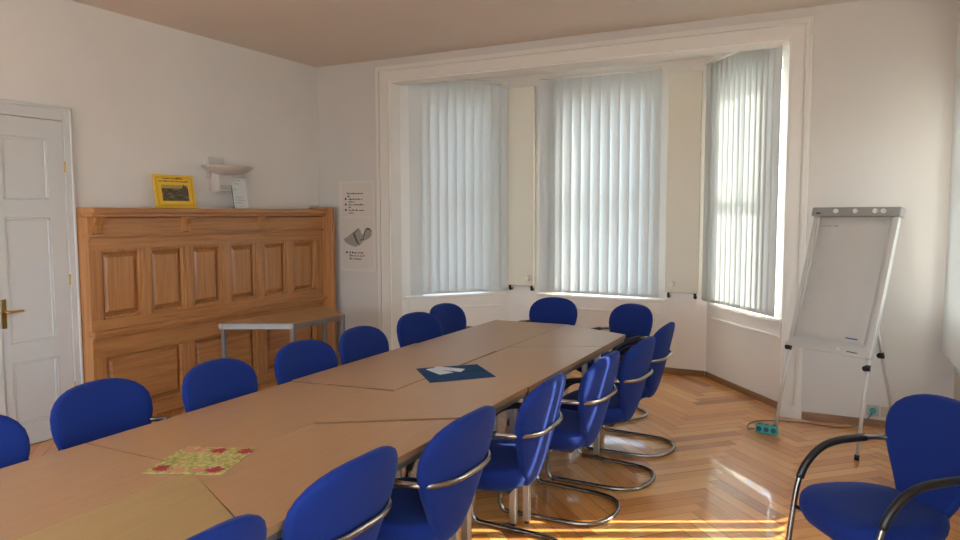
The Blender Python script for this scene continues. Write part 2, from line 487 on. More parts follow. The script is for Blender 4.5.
VA = -15
vl = [.155 + i * .1 for i in range(11)]
blind('pale vertical blind on the left window of the bay, behind two blue chairs', SL, .09, SL.len - .12, .775, 3.03, .075, [(s, VA) for s in vl])
vc = [.455, .49, .53] + [.61 + i * .1035 for i in range(11)]
blind('pale vertical blind on the middle window of the bay, between the two flat radiators', SCn, .40, 1.70, .775, 3.05, .075, [(s, VA) for s in vc])
vr = [.075 + i * .086 for i in range(10)] + [.93, 1.0, 1.08, 1.18]
blind('pale vertical blind on the right window of the bay, open strip of daylight beside it', SR, .01, 1.25, .775, 3.05, .078, [(s, -9) for s in vr[:-4]] + [(s, -3) for s in vr[-4:]])
vw = []
y = 5.88
while y > 3.1:
    vw.append((YB - y, -24 if 3.8 < y < 4.52 else 22)); y -= .115
blind('pale vertical blind at the right photo edge above the single armchair', SRW, YB - 5.96, YB - 3.08, .655, 2.95, .08, vw)

# ------------------------------------------------------------------ radiators in the bay
def radiator(label, s, knob_s):
    e = thing('panel_radiator', label, 'radiator', SCn.pt(s, -.0, 0), 0, 'flat upright radiators in the bay')
    w = .16
    bm = bmesh.new(); box(bm, -w, w, -.075, -.035, .835, 3.0, bev=.006); obj('panel', bm, M['radiator'], e)
    for z in (1.1, 2.7):
        bm = bmesh.new(); box(bm, -.03, .03, -.036, -.001, z, z + .06); obj('wall_bracket', bm, M['radiator'], e)
    for x in (-w + .03, w - .03):
        bm = bmesh.new()
        tube(bm, [(x, -.055, .84), (x, -.055, .80), (x, -.05, .79), (x, -.001, .79)], .014, 10)
        obj('pipe_fitting', bm, M['black'], e)
    bm = bmesh.new(); k = knob_s
    cyl(bm, (k, -.076, .925), (k, -.10, .925), .020); cyl(bm, (k, -.10, .925), (k, -.15, .925), .033, r1=.029)
    obj('thermostat_knob', bm, M['white_pl'], e, True, 40)
radiator('cream upright panel radiator between the left and middle bay windows', .175, .11)
radiator('cream upright panel radiator between the middle and right bay windows', 1.93, -.09)

# ------------------------------------------------------------------ door
def door():
    e = bpy.data.objects.new('door_1', None); link(e); struct(e); e.location = (XL, 0, 0)
    y0, y1, zt = 2.20, 3.265, 2.30
    bm = bmesh.new()
    box(bm, 0, .045, y1, y1 + .055, 0, zt + .08, bev=.004); box(bm, 0, .045, y0 - .075, y0, 0, zt + .08, bev=.004)
    box(bm, 0, .045, y0, y1, zt, zt + .08, bev=.004)
    box(bm, .0, .055, y1 + .045, y1 + .062, 0, zt + .10, bev=.004); box(bm, 0, .055, y0 - .078, y1 + .062, zt + .075, zt + .10, bev=.004)
    obj('door_frame', bm, M['door'], e)
    mid = 2.742
    for a, b in ((y0 + .004, mid - .002), (mid + .002, y1 - .004)):
        st = .085
        pa, pb = a + st, b - (.115 if b > 3 else st)
        if b < 3: pa = a + .115
        zs = ((.16, .60), (.733, 1.605), (1.73, 2.165))
        bm = bmesh.new()
        t = .034
        box(bm, .004, t, a, pa, .006, zt - .004); box(bm, .004, t, pb, b, .006, zt - .004)
        zc = [.006] + [z for p in zs for z in p] + [zt - .004]
        for z0, z1 in zip(zc[0::2], zc[1::2]): box(bm, .004, t, pa, pb, z0, z1)
        lf = obj('door_leaf', bm, M['door'], e)
        for z0, z1 in zs:
            bm = bmesh.new()
            box(bm, .004, .022, pa, pb, z0, z1)
            for (ya, yb, za, zb) in ((pa, pa + .018, z0, z1), (pb - .018, pb, z0, z1), (pa, pb, z0, z0 + .018), (pa, pb, z1 - .018, z1)):
                box(bm, .02, .030, ya, yb, za, zb, bev=.004)
            obj('door_panel', bm, M['door'], lf)
    bm = bmesh.new(); box(bm, .030, .046, mid - .028, mid + .028, .006, zt - .004, bev=.005); obj('meeting_bead', bm, M['door'], e)
    bm = bmesh.new()
    box(bm, .034, .040, mid + .034, mid + .068, .85, 1.05, bev=.002)
    cyl(bm, (.038, mid + .051, .965), (.085, mid + .051, .965), .009)
    tube(bm, catmull([(.082, mid + .048, .965), (.085, mid + .09, .966), (.083, mid + .14, .966), (.078, mid + .155, .964)], 4), .008, 10)
    obj('door_handle', bm, M['brass'], e)
    for z in (.35, 1.15, 1.97):
        bm = bmesh.new(); cyl(bm, (.044, y1 - .004, z - .04), (.044, y1 - .004, z + .04), .006); obj('hinge', bm, M['brass'], e)
door()

# ------------------------------------------------------------------ oak panelling on the left wall
def panelling():
    X0, X1 = 0, .165                      # local x: distance from the wall
    e = thing('oak_wall_panelling', 'tall brown oak panelling with a shelf along the left wall beside the white door', 'panelling', (XL, 0, 0))
    ya, yb = 3.345, 5.955
    up = [(3.43, 3.775), (3.855, 4.19), (4.27, 4.59), (4.69, 5.005), (5.105, 5.415), (5.51, 5.85)]
    lo = [(3.44, 4.15), (4.26, 4.985), (5.11, 5.83)]
    bm = bmesh.new(); box(bm, .004, .115, ya, yb, .002, 1.60); obj('back_board', bm, M['oak_v'], e)
    bm = bmesh.new(); box(bm, .004, .166, ya - .012, ya, .002, 1.605); obj('side_board', bm, M['oak_v'], e)
    bm = bmesh.new(); box(bm, .004, .295, yb, yb + .05, .002, 1.70, bev=.004); obj('end_post', bm, M['oak_v'], e)
    # stiles (upright), rails (level)
    for pr, z0, z1 in ((up, .835, 1.36), (lo, .10, .56)):
        ys = [ya] + [v for p in pr for v in p] + [yb]
        for a, b in zip(ys[0::2], ys[1::2]):
            bm = bmesh.new(); box(bm, .115, X1, a, b, z0, z1, bev=.002); obj('stile', bm, M['oak_v'], e)
    for z0, z1 in ((1.36, 1.60), (.56, .835), (.002, .10)):
        bm = bmesh.new(); box(bm, .115, X1, ya, yb, z0, z1, bev=.002); obj('rail', bm, M['oak_h'], e)
    def field(a, b, z0, z1, mat):
        t = bmesh.new()
        # moulding frame + raised field with bevelled border
        for (pa, pb, za, zb) in ((a, a + .022, z0, z1), (b - .022, b, z0, z1), (a + .022, b - .022, z0, z0 + .022), (a + .022, b - .022, z1 - .022, z1)):
            box(t, .115, .153, pa, pb, za, zb, bev=.006)
        i, j = .034, .06
        def ring(x, d): return [(x, a + d, z0 + d), (x, b - d, z0 + d), (x, b - d, z1 - d), (x, a + d, z1 - d)]
        loft(t, [ring(.115, .022), ring(.118, i), ring(.142, j)], True, smooth=False)
        return obj('raised_panel', t, mat, e)
    for a, b in up: field(a, b, .835, 1.36, M['oak_v'])
    for a, b in lo: field(a, b, .10, .56, M['oak_h'])
    # cap moulding under the frieze, dado moulding
    bm = bmesh.new()
    box(bm, .135, .196, ya - .025, yb, 1.462, 1.476, bev=.003); box(bm, .135, .178, ya - .012, yb, 1.446, 1.462, bev=.004)
    obj('frieze_moulding', bm, M['oak_h'], e)
    bm = bmesh.new()
    box(bm, .135, .232, ya - .035, yb, .732, .758, bev=.005); box(bm, .135, .203, ya - .02, yb, .705, .732, bev=.010); box(bm, .135, .18, ya - .01, yb, .685, .705, bev=.004)
    obj('dado_moulding', bm, M['oak_h'], e)
    bm = bmesh.new()
    box(bm, .004, .252, ya - .016, yb, 1.635, 1.676, bev=.006); box(bm, .004, .222, ya - .008, yb, 1.605, 1.637, bev=.008)
    obj('shelf', bm, M['oak_h'], e)
    for yc in (3.40, 4.20, 5.06):
        bm = bmesh.new()
        prof = [(.163, 1.606), (.224, 1.606), (.222, 1.585), (.208, 1.565), (.193, 1.545), (.187, 1.52), (.183, 1.485), (.163, 1.478)]
        t = bmesh.new()
        A = [t.verts.new((x, yc - .034, z)) for x, z in prof]; B = [t.verts.new((x, yc + .034, z)) for x, z in prof]
        n = len(prof); t.faces.new(A); t.faces.new(B[::-1])
        for i in range(n): t.faces.new((A[i], A[(i + 1) % n], B[(i + 1) % n], B[i]))
        merge(bm, t); obj('shelf_bracket', bm, M['oak_v'], e)
panelling()

# ------------------------------------------------------------------ wall uplight
def uplight():
    e = thing('wall_uplight', 'pale dish shaped uplight on the left wall above the oak shelf', 'lamp', (XL + .001, 4.69, 1.845))
    bm = bmesh.new(); box(bm, 0, .03, -.10, .085, .10, .295, bev=.004); obj('wall_plate', bm, M['lamp_white'], e)
    bm = bmesh.new(); box(bm, .0, .12, -.07, .125, -.015, .17, bev=.004); b = obj('lamp_body', bm, M['lamp_white'], e)
    bm = bmesh.new()
    for k in range(5): box(bm, .12, .124, -.055, .11, .0 + k * .009, .005 + k * .009)
    obj('vent_slots', bm, M['lamp_grille'], b)
    # half-round shallow dish, open on top
    def ring(s, z, o=0):
        P = []
        n = 28
        for i in range(n):
            a = 2 * PI * i / n
            P.append((.165 + .155 * s * math.cos(a), .0 + .275 * s * math.sin(a), z))
        return P
    bm = bmesh.new()
    prof = [(.02, .135), (.35, .138), (.62, .152), (.84, .176), (.96, .196), (1.0, .207), (.985, .210), (.94, .201), (.82, .183), (.6, .160), (.33, .147), (.02, .144)]
    loft(bm, [ring(s, z) for s, z in prof])
    obj('dish', bm, M['lamp_white'], e, True)
uplight()

# ------------------------------------------------------------------ things on the shelf
def lean(loc, yaw, tilt):
    return Matrix.Translation(loc) @ Matrix.Rotation(yaw, 4, 'Z') @ Matrix.Rotation(tilt, 4, 'Y')

def words(bm, rows, h, M_, x, mat=0, align='c', rnd=None):
    """short runs of dark marks standing for lettering too small to read; rows: (z, y0, y1)"""
    rnd = rnd or random.Random(1)
    for z, y0, y1 in rows:
        y = y0
        while y < y1:
            w = rnd.uniform(.35, .8) * h
            hh = h * rnd.choice((.62, .62, .62, 1))
            box(bm, x, x + .0006, y, min(y + w, y1), z, z + hh, M_, mat=mat)
            y += w + (h * .28 if rnd.random() < .82 else h * .8)

def yellow_sign():
    e = thing('framed_picture', 'yellow framed old town photograph leaning on the oak shelf', 'picture', (XL + .125, 4.16, 1.677), math.radians(-4))
    T = Matrix.Rotation(math.radians(-9), 4, 'Y')
    w, h = .19, .28
    bm = bmesh.new(); box(bm, -.006, .006, -w, w, 0, h, T, bev=.002); b = obj('board', bm, M['yellow'], e)
    bm = bmesh.new()
    for d in (.018, .028):
        for (a, c, za, zb) in ((-w + d, w - d, d, d + .003), (-w + d, w - d, h - d - .003, h - d), (-w + d, -w + d + .003, d, h - d), (w - d - .003, w - d, d, h - d)):
            box(bm, .006, .0066, a, c, za, zb, T)
    obj('printed_border', bm, M['yellow_d'], b)
    for row, hh, sd in (((.243, -.105, .085), .017, 4), ((.220, -.145, .145), .014, 5)):
        bm = bmesh.new(); words(bm, [row], hh, T, .0062, rnd=random.Random(sd)); obj('text_line', bm, M['ink'], b)
    m, nt, p = newmat('old_photo_print'); L = nt.links.new
    tc = nt.nodes.new('ShaderNodeTexCoord'); mp = nt.nodes.new('ShaderNodeMapping'); mp.inputs['Scale'].default_value = (1, 12, 45)
    n = nt.nodes.new('ShaderNodeTexNoise'); n.inputs['Scale'].default_value = 1.2; n.inputs['Detail'].default_value = 6
    r = ramp(nt, [(.35, (.03, .022, .012)), (.52, (.10, .075, .04)), (.68, (.26, .20, .11))])
    L(tc.outputs['Object'], mp.inputs['Vector']); L(mp.outputs['Vector'], n.inputs['Vector']); L(n.outputs['Fac'], r.inputs['Fac']); L(r.outputs['Color'], p.inputs['Base Color'])
    bm = bmesh.new()
    box(bm, .006, .0064, -.125, .125, .06, .195, T)
    ph = obj('photo_print', bm, m, b)
    bm = bmesh.new()
    box(bm, .0064, .0068, -.125, .125, .165, .195, T); obj('pale_sky', bm, plain('sepia_sky', (.40, .29, .10), .6), ph)
    bm = bmesh.new()
    t = bmesh.new(); vs = [t.verts.new((.0072, y, z)) for y, z in ((.03, .11), (.115, .11), (.115, .165), (.105, .19), (.095, .185), (.085, .205), (.072, .175), (.05, .15))]; t.faces.new(vs); merge(bm, t, T)
    obj('church_silhouette', bm, M['sketch_d'], ph)
yellow_sign()

def white_notice():
    e = thing('notice_holder', 'small white notice in an acrylic stand on the shelf below the uplight', 'sign', (XL + .165, 4.835, 1.677), math.radians(-8))
    T = Matrix.Rotation(math.radians(-9), 4, 'Y')
    bm = bmesh.new(); box(bm, -.004, .0, -.078, .078, 0, .29, T, bev=.001); b = obj('holder', bm, M['black'], e)
    bm = bmesh.new(); box(bm, 0, .002, -.074, .078, .002, .288, T); obj('sheet', bm, plain('notice_paper', (.62, .64, .62), .4), b)
    r = random.Random(8)
    for row in ((.255, -.06, .02), (.225, -.05, .0), (.17, -.06, -.02), (.10, -.055, .03), (.075, -.055, .05), (.05, -.055, .02)):
        bm = bmesh.new(); words(bm, [row], .011, T, .0022, rnd=r); obj('text_line', bm, M['fc_grey'], b)
white_notice()

# ------------------------------------------------------------------ poster on the back wall
def poster():
    e = thing('wall_poster', 'narrow pale poster with a grey drawing on the wall beside the arch', 'poster', (-4.605, YB, 1.02))
    w = .235; h = .95
    T = Matrix.Rotation(-PI / 2, 4, 'Z')     # local x -> away from the wall, y -> along it
    bm = bmesh.new(); box(bm, .0, .006, -w, w, 0, h, T, bev=.001); b = obj('sheet', bm, M['poster'], e)
    bm = bmesh.new(); box(bm, .006, .0066, -.19, .20, .225, .565, T); box(bm, .006, .0066, -.19, .2, .03, .215, T); box(bm, .006, .0066, -.19, .2, .58, .93, T); obj('inner_sheet', bm, M['poster_in'], b)
    r = random.Random(11)
    def line(row, hh):
        bm = bmesh.new(); words(bm, [row], hh, T, .0068, rnd=r); obj('text_line', bm, M['ink'], b)
    def dot(z, y):
        bm = bmesh.new(); box(bm, .0066, .0074, y, y + .02, z, z + .022, T); obj('bullet', bm, M['ink'], b)
    line((.815, -.125, .085), .018); line((.785, -.125, -.085), .018)
    z = .755
    for (a, c) in ((.07, -.03), (.085, -.075), (.09, -.035)):
        line((z, -.11, a), .018); line((z - .028, -.11, c), .018); dot(z, -.155); z -= .058
    for row in ((.19, -.105, .07), (.158, -.105, .09), (.126, -.105, .06)): line(row, .021)
    dot(.19, -.15)
    def flat(name, polys, mat, x):
        bm = bmesh.new()
        for pl in polys:
            t = bmesh.new(); t.faces.new([t.verts.new((x, y, z)) for y, z in pl]); merge(bm, t, T)
        return obj(name, bm, mat, b)
    flat('sketch', [[(-0.182, 0.341), (-0.132, 0.365), (-0.066, 0.408), (-0.011, 0.444), (0.017, 0.463), (0.039, 0.438), (0.061, 0.389), (0.083, 0.408), (0.110, 0.463), (0.154, 0.457), (0.187, 0.426), (0.182, 0.377), (0.143, 0.347), (0.077, 0.322), (0.033, 0.280), (-0.022, 0.261), (-0.088, 0.273), (-0.154, 0.304)]], M['sketch'], .0071)
    flat('sketch_lines', [[(-0.055, 0.402), (0.011, 0.450), (0.013, 0.441), (-0.033, 0.404), (0.011, 0.310), (0.033, 0.292), (0.017, 0.286), (-0.011, 0.304), (-0.055, 0.389)],
                          [(0.033, 0.322), (0.083, 0.341), (0.099, 0.414), (0.132, 0.448), (0.165, 0.450), (0.127, 0.457), (0.088, 0.420), (0.075, 0.353), (0.033, 0.335)],
                          [(0.127, 0.444), (0.165, 0.438), (0.182, 0.420), (0.187, 0.432), (0.154, 0.463), (0.121, 0.463)]], M['sketch_d'], .0076)
poster()

# ------------------------------------------------------------------ tables
def polyinset(poly, d):
    n = len(poly); out = []
    area = sum(poly[i][0] * poly[(i + 1) % n][1] - poly[(i + 1) % n][0] * poly[i][1] for i in range(n))
    s = 1 if area > 0 else -1
    for i in range(n):
        p0, p1, p2 = Vector(poly[i - 1]), Vector(poly[i]), Vector(poly[(i + 1) % n])
        a = (p1 - p0).normalized(); b = (p2 - p1).normalized()
        na = Vector((-a.y, a.x)) * s; nb = Vector((-b.y, b.x)) * s
        k = d / max(.25, (1 + na.dot(nb)))
        out.append(tuple(p1 + (na + nb) * k))
    return out

def table(label, poly, legs=None, zt=.74, top=None, group='conference tables pushed together', name='conference_table', legr=.018, thin=False):
    cx = sum(p[0] for p in poly) / len(poly); cy = sum(p[1] for p in poly) / len(poly)
    e = thing(name, label, 'table', (cx, cy, 0), 0, group)
    P = [(x - cx, y - cy) for x, y in poly]
    bm = bmesh.new()
    tk = .010 if thin else .026
    prism(bm, P, zt - tk, zt, bev=.0008); 
    bm.normal_update()
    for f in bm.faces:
        if abs(f.normal.y) > .5: f.material_index = 1  # only edges facing along the rows get the painted seam shade
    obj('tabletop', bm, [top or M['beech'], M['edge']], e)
    bm = bmesh.new()
    I0 = polyinset(P, .001 if thin else .008); I1 = polyinset(P, .034); n = len(P)
    for i in range(n):
        j = (i + 1) % n
        prism(bm, [I0[i], I0[j], I1[j], I1[i]], zt - (.052 if thin else .052), zt - tk - .0002)
    obj('steel_apron', bm, M['grey_metal'], e)
    for p in ([(x - cx, y - cy) for x, y in legs] if legs else polyinset(P, legr + .003)):
        bm = bmesh.new(); 
        box(bm, p[0] - legr, p[0] + legr, p[1] - legr, p[1] + legr, .012, zt - tk - .0003, bev=.004)
        l = obj('leg', bm, M['grey_metal'] if thin else M['leg_metal'], e)
        bm = bmesh.new(); cyl(bm, (p[0], p[1], 0), (p[0], p[1], .014), legr * .8); obj('foot_glide', bm, M['black'], l)
    return e
XA, XM, XE = -2.60, -1.985, -1.425
g = .0025
xc = XM - .04
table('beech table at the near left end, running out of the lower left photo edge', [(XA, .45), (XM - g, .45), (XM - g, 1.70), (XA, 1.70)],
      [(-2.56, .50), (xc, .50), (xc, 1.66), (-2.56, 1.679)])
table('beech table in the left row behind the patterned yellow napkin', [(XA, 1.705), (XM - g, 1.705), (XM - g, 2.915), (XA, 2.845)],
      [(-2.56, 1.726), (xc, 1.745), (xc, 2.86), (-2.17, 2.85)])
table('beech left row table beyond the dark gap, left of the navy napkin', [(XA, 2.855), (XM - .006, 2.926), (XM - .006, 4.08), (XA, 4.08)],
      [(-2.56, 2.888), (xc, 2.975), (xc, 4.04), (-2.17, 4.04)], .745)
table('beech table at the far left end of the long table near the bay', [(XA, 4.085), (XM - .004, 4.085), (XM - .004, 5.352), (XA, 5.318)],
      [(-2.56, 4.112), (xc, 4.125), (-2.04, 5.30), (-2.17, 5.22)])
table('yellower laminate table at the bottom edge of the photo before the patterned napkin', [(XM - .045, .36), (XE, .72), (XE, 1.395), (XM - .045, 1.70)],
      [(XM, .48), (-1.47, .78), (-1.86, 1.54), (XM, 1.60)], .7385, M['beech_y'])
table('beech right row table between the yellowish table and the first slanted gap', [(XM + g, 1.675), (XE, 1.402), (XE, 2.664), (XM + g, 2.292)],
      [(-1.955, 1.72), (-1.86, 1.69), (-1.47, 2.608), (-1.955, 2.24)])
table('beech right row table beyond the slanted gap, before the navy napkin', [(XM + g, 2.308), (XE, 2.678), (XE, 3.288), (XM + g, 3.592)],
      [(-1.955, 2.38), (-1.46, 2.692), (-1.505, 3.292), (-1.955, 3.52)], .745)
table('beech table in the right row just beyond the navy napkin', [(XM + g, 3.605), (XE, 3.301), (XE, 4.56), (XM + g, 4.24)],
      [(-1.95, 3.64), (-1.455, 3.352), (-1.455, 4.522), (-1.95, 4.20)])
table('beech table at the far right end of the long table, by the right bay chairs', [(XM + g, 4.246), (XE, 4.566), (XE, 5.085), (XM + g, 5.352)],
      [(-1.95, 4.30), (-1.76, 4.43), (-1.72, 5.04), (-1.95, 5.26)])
# small trapezoid table by the panelling
u = Vector((math.sin(math.radians(4)), math.cos(math.radians(4)))); w_ = Vector((-u.y, u.x)); B0 = Vector((-4.0, 4.43)); q = .62
poly = [B0, B0 + u * q, B0 + u * q * 1.5 + w_ * q * .866, B0 - u * q * .5 + w_ * q * .866]
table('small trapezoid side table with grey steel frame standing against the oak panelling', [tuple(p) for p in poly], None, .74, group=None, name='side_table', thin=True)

# ------------------------------------------------------------------ napkins and leaflets on the table
def navy_napkin():
    C_ = [(-2.158, 3.386), (-1.904, 3.649), (-1.664, 3.411), (-1.911, 3.133)]
    cx, cy = -1.909, 3.395
    e = thing('napkin', 'square navy blue paper napkin under white leaflets on the long table', 'napkin', (cx, cy, .7452))
    bm = bmesh.new(); prism(bm, [(x - cx, y - cy) for x, y in C_], 0, .0022, bev=.0006); b = obj('sheet', bm, M['navy'], e)
    bm = bmesh.new()
    m1 = ((C_[0][0] + C_[3][0]) / 2 - cx, (C_[0][1] + C_[3][1]) / 2 - cy); m2 = ((C_[1][0] + C_[2][0]) / 2 - cx, (C_[1][1] + C_[2][1]) / 2 - cy)
    m3 = ((C_[0][0] + C_[1][0]) / 2 - cx, (C_[0][1] + C_[1][1]) / 2 - cy); m4 = ((C_[3][0] + C_[2][0]) / 2 - cx, (C_[3][1] + C_[2][1]) / 2 - cy)
    for a, c in ((m1, m2), (m3, m4)): tube(bm, [(a[0], a[1], .0022), (0, 0, .003), (c[0], c[1], .0022)], .0016, 6)
    obj('fold_crease', bm, M['navy'], b)
navy_napkin()
def leaflet(label, pts, z):
    cx = sum(p[0] for p in pts) / len(pts); cy = sum(p[1] for p in pts) / len(pts)
    bm = bmesh.new(); prism(bm, [(x - cx, y - cy) for x, y in pts], 0, .0012, bev=.0003)
    o = obj('leaflet', bm, M['leaflet']); o.location = (cx, cy, z); tag(o, label, 'leaflet', 'leaflets on the navy napkin')
leaflet('white folded leaflet lying nearer the front edge on the navy napkin', [(-2.092, 3.384), (-2.079, 3.42), (-1.913, 3.388), (-1.952, 3.305)], .7492)
leaflet('pale bluish leaflet lying across the back half of the navy napkin', [(-2.075, 3.41), (-2.074, 3.484), (-1.901, 3.497), (-1.886, 3.422), (-1.93, 3.419)], .7479)

def floral_napkin():
    C_ = [Vector(p) for p in ((-2.216, 1.843), (-1.958, 1.955), (-1.861, 1.695), (-2.117, 1.581))]
    c = sum(C_, Vector((0, 0))) / 4
    e = thing('patterned_napkin', 'yellow green napkin with red leaf print on the near part of the table', 'napkin', (c.x, c.y, .7405))
    Q = [p - c for p in C_]
    m, nt, p_ = newmat('yellow_green_leaf_print'); L = nt.links.new
    tc = nt.nodes.new('ShaderNodeTexCoord')
    v = nt.nodes.new('ShaderNodeTexVoronoi'); v.inputs['Scale'].default_value = 26; v.feature = 'DISTANCE_TO_EDGE'
    n = nt.nodes.new('ShaderNodeTexNoise'); n.inputs['Scale'].default_value = 55; n.inputs['Detail'].default_value = 3
    r = ramp(nt, [(.0, (.16, .17, .03)), (.12, (.42, .37, .10)), (.5, (.50, .42, .13))])
    r2 = ramp(nt, [(.4, (.30, .25, .05)), (.62, (.60, .55, .26))])
    mx = nt.nodes.new('ShaderNodeMix'); mx.data_type = 'RGBA'; mx.inputs[0].default_value = .45
    L(tc.outputs['Object'], v.inputs['Vector']); L(tc.outputs['Object'], n.inputs['Vector']); L(v.outputs['Distance'], r.inputs['Fac']); L(n.outputs['Fac'], r2.inputs['Fac'])
    L(r.outputs['Color'], mx.inputs[6]); L(r2.outputs['Color'], mx.inputs[7]); L(mx.outputs[2], p_.inputs['Base Color']); p_.inputs['Roughness'].default_value = .85
    red = plain('red_leaf_print', (.42, .05, .06), .85); pink = plain('pink_leaf_print', (.62, .24, .17), .85)
    bm = bmesh.new(); prism(bm, [tuple(p) for p in Q], 0, .0018, bev=.0005); b = obj('sheet', bm, m, e)
    rnd = random.Random(5)
    def uvp(s, t):  # bilinear position on the napkin
        a = Q[0].lerp(Q[1], s); d = Q[3].lerp(Q[2], s); return a.lerp(d, t)
    def leafs(bm, s, t, R, z, n):
        o = uvp(s, t)
        for k in range(n):
            a = 2 * PI * k / n + rnd.uniform(-.2, .2); rr = R * rnd.uniform(.7, 1.1)
            tip = o + Vector((math.cos(a), math.sin(a))) * rr; pr = Vector((-math.sin(a), math.cos(a))) * rr * .2; md = o.lerp(tip, .55)
            bm.faces.new([bm.verts.new((q.x, q.y, z)) for q in (o, md - pr, tip, md + pr)])
    for s, t in ((.15, .84), (.84, .86), (.54, .14), (.90, .15)):
        bm = bmesh.new(); leafs(bm, s, t, .036, .0021, 13); obj('pink_leaf_print', bm, pink, b)
        bm = bmesh.new(); leafs(bm, s, t, .038, .0024, 11); obj('red_leaf_print', bm, red, b)
    for s, t in ((.12, .16), (.38, .88), (.62, .87), (.28, .13)):
        bm = bmesh.new(); leafs(bm, s, t, .030, .0021, 11); obj('pink_leaf_print', bm, pink, b)
floral_napkin()

# ------------------------------------------------------------------ chairs
HALF = [(.10, -.302, .650), (.162, -.284, .651), (.208, -.255, .653), (.238, -.208, .655), (.251, -.145, .655), (.256, -.06, .650), (.258, .0, .643), (.258, .055, .626), (.258, .105, .590), (.257, .150, .53),
        (.255, .178, .45), (.251, .202, .30), (.247, .222, .13), (.244, .225, .055), (.241, .197, .0155), (.238, .14, .0135), (.23, 0, .0135), (.225, -.12, .0135), (.207, -.23, .0135), (.155, -.305, .0135), (.075, -.34, .0135)]
LOOP = [(0, -.306, .650)] + HALF + [(0, -.347, .0135)] + [(-x, y, z) for x, y, z in HALF[::-1]]

def backrest_bm():
    prof = [(0, .024), (.0125, .046), (.035, .066), (.08, .090), (.15, .117), (.25, .150), (.36, .184), (.46, .215), (.56, .242), (.66, .259), (.74, .262), (.81, .255), (.87, .237), (.92, .208), (.955, .172), (.98, .13), (.993, .085), (1, .04)]
    bm = bmesh.new(); rings = []
    n = 32
    for e, w in prof:
        z = .358 + e * .520
        T = .029 * max(0, 1 - abs(2 * e - 1) ** 8) ** .5 + .005
        yc = -.258 - .226 * (z - .65) - .25 * max(0, z - .74) ** 2 + .25 * max(0, .55 - z) ** 2
        R = []
        for k in range(n):
            a = 2 * PI * k / n; ca, sa = math.cos(a), math.sin(a)
            x = w * math.copysign(abs(ca) ** .8, ca)
            y = yc + T * math.copysign(abs(sa) ** .6, sa) + .56 * x * x
            R.append((x, y, z))
        rings.append(R)
    loft(bm, rings); return bm

def seat_bm():
    bm = bmesh.new(); rings = []; n = 36
    for z, s in ((.360, .55), (.363, .72), (.372, .84), (.39, .93), (.417, .985), (.440, 1.0), (.457, .985), (.467, .95), (.4725, .88), (.475, .6)):
        R = []
        for k in range(n):
            a = 2 * PI * k / n; ca, sa = math.cos(a), math.sin(a)
            x = .236 * s * math.copysign(abs(ca) ** .62, ca); y = .235 * s * math.copysign(abs(sa) ** .62, sa) + .015
            x *= 1 - .10 * max(0, -y) / .22
            zz = z - .05 * max(0, y - .12) ** 2 / .0169 * .35 + .012 * (x / .236) ** 2 * (1 if z > .456 else 0)
            R.append((x, y, zz))
        rings.append(R)
    loft(bm, rings); return bm

def make_chair(label):
    e = thing('cantilever_armchair', label, 'chair', (0, 0, 0), 0, 'blue cantilever armchairs')
    obj('seat', seat_bm(), M['blue'], e, True); obj('backrest', backrest_bm(), M['blue'], e, True)
    loop = catmull(LOOP, 5, True)
    bm = bmesh.new(); tube(bm, loop, .0122, 10, True); obj('tube_frame', bm, M['steel'], e)
    for sgn in (1, -1):
        P = catmull([(sgn * x, y, z) for x, y, z in HALF[3:11]], 6)
        P = P[7:-3]
        bm = bmesh.new(); tube(bm, P, .0168, 10); obj('arm_pad', bm, M['black'], e)
    bm = bmesh.new(); tube(bm, [(-.253, .192, .375), (-.2, .17, .368), (.2, .17, .368), (.253, .192, .375)], .009, 8)
    tube(bm, [(-.15, .16, .366), (-.15, -.15, .366), (.15, -.15, .366), (.15, .16, .366)], .009, 8)
    tube(bm, [(0, -.15, .366), (0, -.20, .385), (0, -.235, .47)], .012, 8, sy=.6)
    obj('seat_support', bm, M['black'], e)
    for c in e.children:
        for v in c.data.vertices:
            if v.co.z > .03: v.co.z *= 1.008
    return e

def dup(root):
    r = root.copy(); link(r)
    for ch in root.children:
        c = ch.copy(); link(c); c.parent = r
    return r

R90 = PI / 2
CH = [  # x, y, direction the chair faces (degrees from +Y, counter-clockwise), label
    (-2.6, 1.365, -90, 'blue armchair cut by the left photo edge, in front of the white door'),
    (-2.65, 2.02, -82, 'blue armchair across the table from the patterned napkin, overlapping door and panelling'),
    (-2.535, 2.575, -83, 'blue armchair at the left table side, before the lower left panel of the oak panelling'),
    (-2.525, 3.18, -89, 'blue armchair at the left table side, hiding the front leg of the small side table'),
    (-2.54, 3.76, -88, 'blue armchair at the left table side, right of the small side table, below the poster'),
    (-2.58, 4.47, -95, 'nearer of the two blue armchairs overlapping below the left bay blind'),
    (-2.66, 5.05, -92, 'farther of the two blue armchairs overlapping below the left bay blind'),
    (-2.36, 5.60, 163, 'blue armchair at the head of the table below the middle bay blind'),
    (-1.70, 5.49, 144, 'blue armchair facing the camera at the far right table corner'),
    (-1.366, 4.84, 89.8, 'blue armchair farthest along the right table side, seen against the bay wall'),
    (-1.352, 4.21, 87, 'blue armchair at the right table side, second from the bay end of the table'),
    (-1.41, 3.65, 89, 'blue armchair at the right table side, just beyond the sun striped one'),
    (-1.478, 2.99, 92, 'blue armchair with bright stripes of sunlight across its back'),
    (-1.535, 2.33, 88.5, 'blue armchair at the right table side, just nearer than the sun striped one'),
    (-1.61, 1.735, 89, 'blue armchair at the right table side, cut by the bottom photo edge, steel rail visible'),
    (-1.62, 1.13, 89, 'blue armchair of which only the rounded top shows at the bottom edge'),
    (.133, 3.15, 125, 'blue armchair alone at the right, turned sideways before the flipchart'),
]
proto = None
